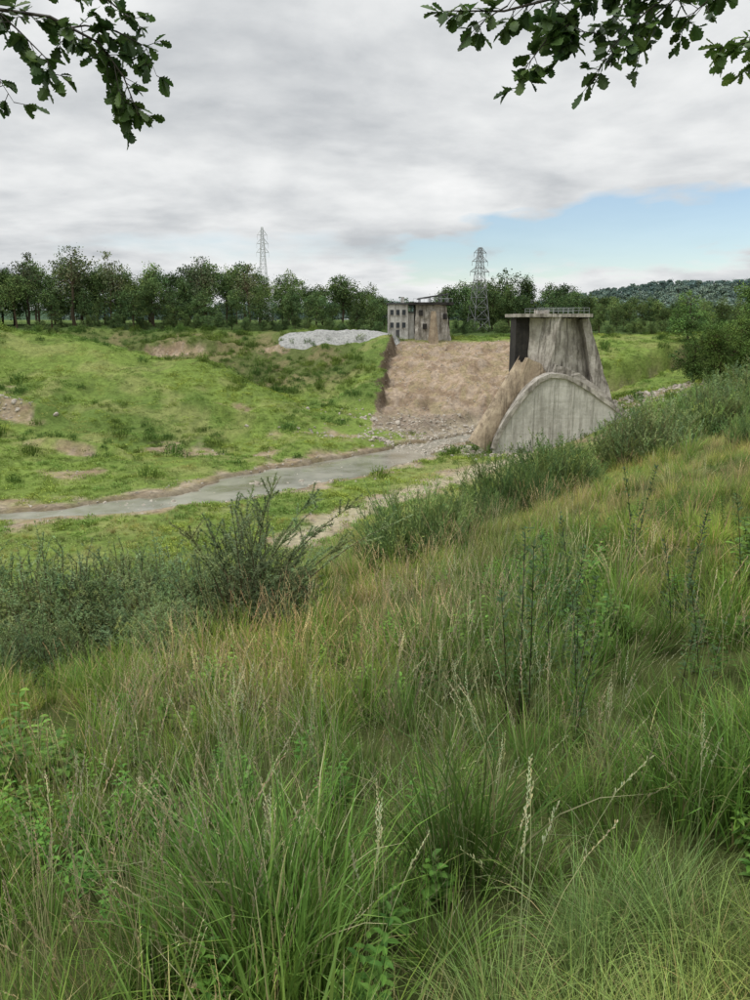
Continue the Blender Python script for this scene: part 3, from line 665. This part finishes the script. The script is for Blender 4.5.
def spiky(name,n,h,cols):
    """tall arching bottle-brush shoots of an old gorse"""
    mb=MB()
    for k in range(n):
        a=R()*6.28; L=h*U(.55,1.0); lean=U(.1,.75); p=Vector((U(-.25,.25),U(-.25,.25),0)); pts=[p.copy()]; dx=math.cos(a)*.75+.35; dy=math.sin(a)*.75
        for q in range(8):
            ph=lean+.5*(q/8)**2; p=p+Vector((dx*math.sin(ph),dy*math.sin(ph),math.cos(ph)))*(L/8); pts.append(p.copy())
        tube(mb,pts,[.016*(1-q/10) for q in range(9)],(.13,.11,.07),4); col=cv(random.choice(cols),.2)
        for s in range(7):
            i0=random.randint(3,7); b=pts[i0].lerp(pts[i0+1],R()); d=((pts[i0+1]-pts[i0]).normalized()+Vector((U(-.9,.9),U(-.9,.9),U(-.3,.8)))).normalized(); e=b+d*U(.15,.38); 
            tube(mb,[b,e],[.005,.002],(.15,.17,.08),3)
            for z in range(60):
                t=R(); q0=b.lerp(e,t); dd=(d*.6+Vector((U(-1,1),U(-1,1),U(-1,1)))).normalized(); sd=dd.orthogonal().normalized()*.007; mb.add([q0-sd,q0+sd,q0+dd*U(.03,.055)],[(0,1,2)],cv(col,.2))
        for z in range(150):
            t=U(3.5,7.99); i0=int(t); q0=pts[i0].lerp(pts[i0+1],t-i0); dd=Vector((U(-1,1),U(-1,1),U(-.6,1))).normalized(); sd=dd.orthogonal().normalized()*.007; mb.add([q0-sd,q0+sd,q0+dd*U(.03,.06)],[(0,1,2)],cv(col,.2))
    return mb.mesh(name,bmz)
def broom(name,r,h,nt,cols):
    mb=MB()
    for k in range(nt):
        a=R()*6.283; el=math.acos(U(.1,1))*.9; L=U(.5,1.08)
        tip=Vector((math.sin(el)*math.cos(a)*r,math.sin(el)*math.sin(a)*r,(.2+.8*math.cos(el))*h))*L
        b0=Vector((tip.x*.3,tip.y*.3,0)); mid=b0.lerp(tip,.55)+Vector((0,0,-.04*h)); c=cv(random.choice(cols),.25)
        tube(mb,[b0,mid,tip],[.006,.004,.0015],c,3)
        for s in range(9):
            p0=mid.lerp(tip,U(-.3,.9)); d=((tip-b0).normalized()*.9+Vector((U(-.8,.8),U(-.8,.8),U(-.1,.7)))).normalized(); e=p0+d*U(.12,.32)*h*.6
            sd=Vector((U(-1,1),U(-1,1),0)).normalized(); ribbon(mb,[p0,p0.lerp(e,.5)+Vector((0,0,.01)),e],[.006,.005,.001],c,cv(c,.2),sd)
            for q in range(6):
                p=p0.lerp(e,R()); dd=(d+Vector((U(-1,1),U(-1,1),U(-.5,1)))).normalized(); s3=dd.orthogonal().normalized()*.006; mb.add([p-s3,p+dd*.015+s3,p+dd*.035],[(0,1,2)],cv(c,.25))
    return mb.mesh(name,bmz)
GG=[(.21,.29,.14),(.26,.34,.17),(.17,.24,.115),(.23,.29,.12)]
GD=[(.18,.23,.12),(.21,.26,.13),(.14,.18,.095)]
gor=[gorse('gorse_bush_0',1.1,1.6,200,28,GG),gorse('gorse_bush_1',1.3,1.45,220,28,GG),gorse('gorse_bush_2',.8,1.3,110,32,GD,.2),spiky('gorse_bush_3',30,2.5,GD)]
BB=[(.15,.215,.08),(.19,.26,.095),(.11,.16,.068)]
bro=[broom('broom_bush_%d'%k,.8,1.0,280,BB) for k in range(2)]
def shr(kind,x,y,s,k,sx=1.0,dz=-.08):
    place('gorse_bush' if kind=='g' else 'broom_bush',(gor if kind=='g' else bro)[k],x,y,s,U(0,6) if not (kind=='g' and k>=2) else 0,dz*s,sx)
for q in (('g',-1.75,10.2,1.0,3,1),('g',-1.5,10.3,.95,2,1),('g',-1.2,9.9,.7,2,1),('g',-2.3,10.6,.85,1,.9),('g',-3.1,10.9,.95,0,1.0),('g',-3.9,11.4,1.15,1,.9),('g',-4.8,11.2,1.2,0,1.0),('g',-5.8,11.4,1.3,1,1.0),('g',-6.9,11.6,1.3,0,1.1),('g',-8.2,12,1.3,1,1.1),('g',-2.7,9.6,.5,0,1.1),('g',-4.4,9.6,.65,0,1.1),('g',-5.5,9.9,.8,1,1.1),('g',-6.6,10,.8,0,1.1),
          ('b',.75,14.2,1.75,0,.95),('b',1.45,14.8,1.1,1,1),('b',.2,14.6,1.0,1,1),('b',2.3,17.5,1.3,1,1.1),('b',3.3,19,2.1,0,1.0),('b',5.0,21.5,2.1,0,1.0),('b',5.9,22.4,1.3,1,1),
          ('b',7.2,30,1.7,0,1.2),('b',9.0,38,1.8,0,1.2),('b',11.0,44,2.2,1,1.3),
          ('g',9.0,27.5,1.3,0,1.1),('g',9.9,28,1.7,1,.9),('b',12.6,31,2.6,0,1.0),('g',13.4,31.5,1.5,1,.9),('b',14.6,32,2.2,1,1.1),('g',15.5,36,1.5,0,1.2),('b',17.5,38,3.0,0,1.2),('g',20,42,2.0,0,1.2),('b',22,44,3.6,1,1.2),('g',24,46,2.3,1,1.2),('b',26,48,3.8,0,1.2),('g',13.8,26.5,.9,1,1),('b',10.6,22,1.2,0,1)):
    shr(*q)
yw=foliage_mat('sapling_foliage',.8,((.85,.9,.85),(1.15,1.1,.95)),.3,.5,.2)
def sapling(name,h,n,cols=((.08,.135,.05),)):
    mb=MB()
    for s in range(n):
        x0,y0=U(-.15,.15),U(-.15,.15); az=R()*6.28; hh=h*U(.6,1); p=[Vector((x0+math.cos(az)*.15*hh*(k/6)**1.5,y0+math.sin(az)*.15*hh*(k/6)**1.5,hh*k/6)) for k in range(7)]
        tube(mb,p,[.006*(1-k/8) for k in range(7)],(.05,.045,.03),4)
        for k in range(int(hh*80)):
            t=U(.12,1); i0=min(int(t*6),5); b=p[i0].lerp(p[i0+1],t*6-i0); a=R()*6.28
            d=Vector((math.cos(a),math.sin(a),U(.2,1.2))).normalized(); e=b+d*U(.0,.08)*(1.2-t)
            leaf(mb,e,d,U(.025,.06),U(.014,.03),cv(random.choice(cols),.3))
    return mb.mesh(name,yw)
sap=[sapling('young_sapling_%d'%k,1.3,3) for k in range(3)]
for x,y,s in ((.95,4.6,1.0),(1.25,4.9,.85),(1.15,4.2,.75),(2.3,5.5,.85),(3.1,6.2,.95),(1.8,7,.85),(2.7,8,.95),(1.9,4.3,.65)):
    place('young_sapling',random.choice(sap),x,y,s,U(0,6),-.03)
def leafy(name,h,r,n,cols):
    mb=MB()
    for k in range(n):
        a=R()*6.28; rr=r*math.sqrt(R()); hh=h*U(.4,1)*(1.1-.5*rr/r); p=[Vector((rr*math.cos(a)*(.5+.1*q),rr*math.sin(a)*(.5+.1*q),hh*q/5)) for q in range(6)]
        tube(mb,p,[.004*(1-q/7) for q in range(6)],(.08,.10,.04),4)
        for q in range(18):
            t=.25+.75*q/18; i0=min(int(t*5),4); b=p[i0].lerp(p[i0+1],t*5-i0); az=q*2.4+U(-.4,.4)
            leaf(mb,b,Vector((math.cos(az),math.sin(az),U(-.3,.6))),U(.06,.11),U(.03,.055),cv(random.choice(cols),.2))
    return mb.mesh(name,yw)
lf=leafy('leafy_bramble',.7,.35,14,[(.14,.27,.05),(.18,.32,.06),(.10,.20,.045)])
for x,y,s in ((-2.45,5.0,1.0),(-2.75,5.3,1.2),(2.2,3.2,.8),(1.7,5.6,.9),(2.9,4.9,1.0),(.9,6.4,.8),(-1.6,7.0,.8),(1.5,2.6,.55),(3.4,6.5,1.1),(2.3,7.5,1.0)):
    place('bramble_plant',lf,x,y,s,U(0,6),-.05)

# ------------------------------------------------------------------ OVERHANGING OAK
om=foliage_mat('oak_foliage',2.0,((.85,.9,.9),(1.1,1.1,1.0)),.3,.45,.25)
def oakleaf(mb,base,d,nrm,L,col):
    d=d.normalized(); s=d.cross(nrm)
    if s.length<.05: s=d.orthogonal()
    s.normalize(); nr=s.cross(d)
    prof=[(0,.03),(.15,.12),(.25,.26),(.34,.19),(.47,.36),(.57,.25),(.70,.38),(.80,.24),(.90,.22),(1,.02)]
    vs=[];fs=[]; bend=U(-.15,.25)
    for t,wd in prof:
        c=base+d*L*t-nr*bend*L*t*t; vs+=[c+s*wd*L+nr*wd*L*.25,c,c-s*wd*L+nr*wd*L*.25]
    for k in range(len(prof)-1):
        a=3*k; fs+=[(a,a+1,a+4,a+3),(a+1,a+2,a+5,a+4)]
    mb.add(vs,fs,col)
mb=MB(); OC=[(.055,.095,.028),(.075,.12,.034),(.04,.07,.023)]
def twig(pts,r0,leaves=1.0,sub=True,col=OC):
    pts=[Vector(p) for p in pts]; n=len(pts); tube(mb,pts,[r0*(1-.8*k/(n-1)) for k in range(n)],(.05,.042,.03),5)
    for k in range(n-1):
        a,b=pts[k],pts[k+1]; L=(b-a).length; d=(b-a).normalized(); cnt=max(1,round(L/.022*leaves))
        for q in range(cnt):
            p=a.lerp(b,(q+R())/cnt); dd=(d*.5+Vector((U(-1,1),U(-1,1),U(-1,.6)))).normalized()
            e=p+dd*U(.02,.10); tube(mb,[p,e],[.0018,.0009],(.05,.042,.03),3)
            for z in range(random.randint(3,5)):
                oakleaf(mb,p.lerp(e,U(.4,1)),(dd+Vector((U(-1,1),U(-1,1),U(-1,.6)))).normalized(),Vector((U(-.7,.7),U(-.7,.7),1)).normalized(),U(.035,.068),cv(random.choice(col),.25))
Yb=3.0
def T(l,dy=0): return [(x,Yb+dy+U(-.05,.05),z) for x,z in l]
gt=h1(2.4,-1.2)
tube(mb,[(2.4,-1.2,gt-.4),(2.4,-1.2,gt+.1),(2.38,-1.15,gt+1),(2.3,-1.1,gt+2.6),(2.2,-1.1,gt+4.2),(2.1,-1.2,gt+7)],[.42,.33,.27,.23,.18,.08],bark,12)
tube(mb,[(2.3,-1.1,1.5),(2.1,.3,2.2),(1.9,1.8,2.0),(1.62,2.8,1.38),(1.5,3,1.25)],[.10,.07,.045,.02,.012],bark,7)
tube(mb,[(2.25,-1.1,2.4),(.8,.1,3.0),(-.6,1.2,2.9),(-1.5,2.3,2.1),(-1.65,3,1.2)],[.12,.08,.055,.03,.01],bark,7)
tube(mb,[(2.2,-1.1,3.4),(3.5,-1.5,4.6),(4.8,-2,5)],[.1,.06,.02],bark,6); tube(mb,[(2.15,-1.1,4.4),(1.2,-2.5,5.4),(.4,-4,6)],[.09,.06,.02],bark,6)
twig(T([(-1.65,1.2),(-1.31,1.05),(-1.10,1.0),(-.95,.93),(-.87,.82),(-.83,.70)]),.008,1.0)
twig(T([(-1.10,.99),(-1.0,.99),(-.90,.98),(-.80,.93),(-.77,.84)],.05),.004,1.0)
twig(T([(-1.31,1.05),(-1.2,.95),(-1.12,.87),(-1.08,.80)],-.05),.004,1.0)
twig(T([(-1.65,1.2),(-1.4,1.2),(-1.1,1.16),(-.92,1.08),(-.82,1.0)],.1),.005,.8)
twig(T([(-1.65,1.2),(-1.5,1.05),(-1.38,.90),(-1.33,.78)],.1),.004,1.0)
twig(T([(-.95,.93),(-.92,.84),(-.89,.76),(-.87,.68)],.0),.003,1.0)
twig(T([(1.5,1.25),(1.1,1.15),(.75,1.10),(.45,1.05),(.26,1.03)]),.010,1.1)
twig(T([(.75,1.10),(.62,.98),(.54,.88),(.50,.80)],.05),.004,1.1)
twig(T([(1.1,1.15),(.92,1.02),(.80,.90),(.75,.80)],-.05),.004,1.1)
twig(T([(.6,1.08),(.66,.99),(.66,.90)],.05),.004,1.1)
twig(T([(.45,1.04),(.38,1.0),(.34,.97)],.0),.003,.8)
twig(T([(.9,1.12),(.84,1.04),(.80,.98),(.6,1.02)],.08),.004,1.0)
twig(T([(1.1,1.15),(1.0,1.04),(.95,.93)],.1),.004,1.1)
twig(T([(1.3,1.2),(1.15,1.08),(1.08,1.0)],.1),.004,1.1)
twig(T([(1.6,1.2),(1.5,1.05),(1.38,.98),(1.24,.95)],.1),.005,1.2,True,[(.11,.17,.045),(.13,.2,.05)])
twig(T([(1.6,1.1),(1.45,.98),(1.34,.88)],.1),.004,1.2,True,[(.11,.17,.045),(.13,.2,.05)])
for k in range(22):
    c=random.choice([Vector((3.6,-1.6,4.6)),Vector((1,-2.6,5.3)),Vector((2.1,-1.2,5.6)),Vector((4.6,-2,5))])+Vector((U(-1,1),U(-1,1),U(-.7,1)))
    e=c+Vector((U(-.6,.6),U(-.6,.6),U(-.3,.4))); twig([c,c.lerp(e,.5)+Vector((0,0,.05)),e],.008,.4)
mb.obj('oak_tree',om)

# ------------------------------------------------------------------ LIGHT / SKY
EL=math.radians(46); AZ=math.radians(248)
sd=Vector((math.sin(AZ)*math.cos(EL),math.cos(AZ)*math.cos(EL),math.sin(EL)))
sun=bpy.data.lights.new('sun','SUN'); sun.energy=1.5; sun.angle=math.radians(10); sun.color=(1,.96,.9)
so=bpy.data.objects.new('sun',sun); scene.collection.objects.link(so); so.rotation_euler=(-sd).to_track_quat('-Z','Y').to_euler(); so.location=(0,0,60)
w=bpy.data.worlds.new('World'); scene.world=w; w.use_nodes=True; nt=w.node_tree; n=nt.nodes; l=nt.links; n.clear()
sky=N(n,'ShaderNodeTexSky'); sky.sky_type='NISHITA'; sky.sun_disc=False; sky.sun_elevation=EL; sky.sun_rotation=AZ; sky.air_density=1.0; sky.dust_density=.4; sky.ozone_density=2.0
b1=N(n,'ShaderNodeBackground'); b1.inputs['Strength'].default_value=.13; l.new(sky.outputs[0],b1.inputs['Color'])
tc=N(n,'ShaderNodeTexCoord'); sp=N(n,'ShaderNodeSeparateXYZ'); l.new(tc.outputs['Generated'],sp.inputs[0])
def M(op,a,b=None,c=None,clamp=False):
    q=N(n,'ShaderNodeMath',operation=op); q.use_clamp=clamp
    for k,v in enumerate((a,b,c)):
        if v is None: continue
        if isinstance(v,(int,float)): q.inputs[k].default_value=v
        else: l.new(v,q.inputs[k])
    return q.outputs[0]
zc=M('MAXIMUM',sp.outputs['Z'],0.0); den=M('ADD',zc,.18)
cx=M('DIVIDE',sp.outputs['X'],den); cy=M('DIVIDE',sp.outputs['Y'],den)
cb=N(n,'ShaderNodeCombineXYZ'); l.new(cx,cb.inputs[0]); l.new(cy,cb.inputs[1]); cb.inputs[2].default_value=3.4
n1_=N(n,'ShaderNodeTexNoise'); n1_.inputs['Scale'].default_value=1.05; n1_.inputs['Detail'].default_value=7; n1_.inputs['Roughness'].default_value=.56; n1_.inputs['Distortion'].default_value=.3; l.new(cb.outputs[0],n1_.inputs['Vector'])
n2_=N(n,'ShaderNodeTexNoise'); n2_.inputs['Scale'].default_value=3.4; n2_.inputs['Detail'].default_value=6; l.new(cb.outputs[0],n2_.inputs['Vector'])
shade=M('ADD',M('MULTIPLY',n1_.outputs['Fac'],.7),M('MULTIPLY',n2_.outputs['Fac'],.3))
cr=ramp(n,[(.36,(.53,.555,.58)),(.45,(.69,.71,.725)),(.53,(.83,.845,.85)),(.62,(.95,.955,.955))]); l.new(shade,cr.inputs['Fac'])
bs=M('ADD',1.0,M('MULTIPLY',M('MAXIMUM',M('SUBTRACT',sp.outputs['Z'],.42),0),3.2))
b2=N(n,'ShaderNodeBackground'); l.new(cr.outputs['Color'],b2.inputs['Color']); l.new(bs,b2.inputs['Strength'])
def hole_(x0,z0,wx,wz,slope,amp,base):
    rx=M('DIVIDE',M('SUBTRACT',sp.outputs['X'],x0),wx); rz=M('DIVIDE',M('SUBTRACT',sp.outputs['Z'],M('ADD',z0,M('MULTIPLY',sp.outputs['X'],slope))),wz)
    rr=M('ADD',M('MULTIPLY',rx,rx),M('MULTIPLY',rz,rz)); h=M('SUBTRACT',base,rr)
    return M('ADD',h,M('MULTIPLY',M('SUBTRACT',n2_.outputs['Fac'],.5),amp))
front=M('GREATER_THAN',sp.outputs['Y'],0.0)
ha=M('MULTIPLY',hole_(.33,.072,.30,.042,.08,3.6,1.3),1.4,clamp=True); hb=M('MULTIPLY',hole_(-.10,.085,.28,.022,0,3.0,.7),.6,clamp=True)
hole=M('MULTIPLY',M('MAXIMUM',ha,hb),M('MULTIPLY',front,.9))
mixs=N(n,'ShaderNodeMixShader'); l.new(hole,mixs.inputs[0]); l.new(b2.outputs[0],mixs.inputs[1]); l.new(b1.outputs[0],mixs.inputs[2])
o=N(n,'ShaderNodeOutputWorld'); l.new(mixs.outputs[0],o.inputs[0])

# ------------------------------------------------------------------ CAMERA
cam=bpy.data.cameras.new('camera'); cam.sensor_fit='VERTICAL'; cam.sensor_height=24; cam.lens=24*.785; cam.clip_end=12000; cam.clip_start=.05
co_=bpy.data.objects.new('camera',cam); scene.collection.objects.link(co_); co_.location=(0,0,0); co_.rotation_euler=(math.radians(90-12.91),0,0); scene.camera=co_
scene.view_settings.view_transform='Standard'; scene.view_settings.look='None'; scene.view_settings.exposure=0
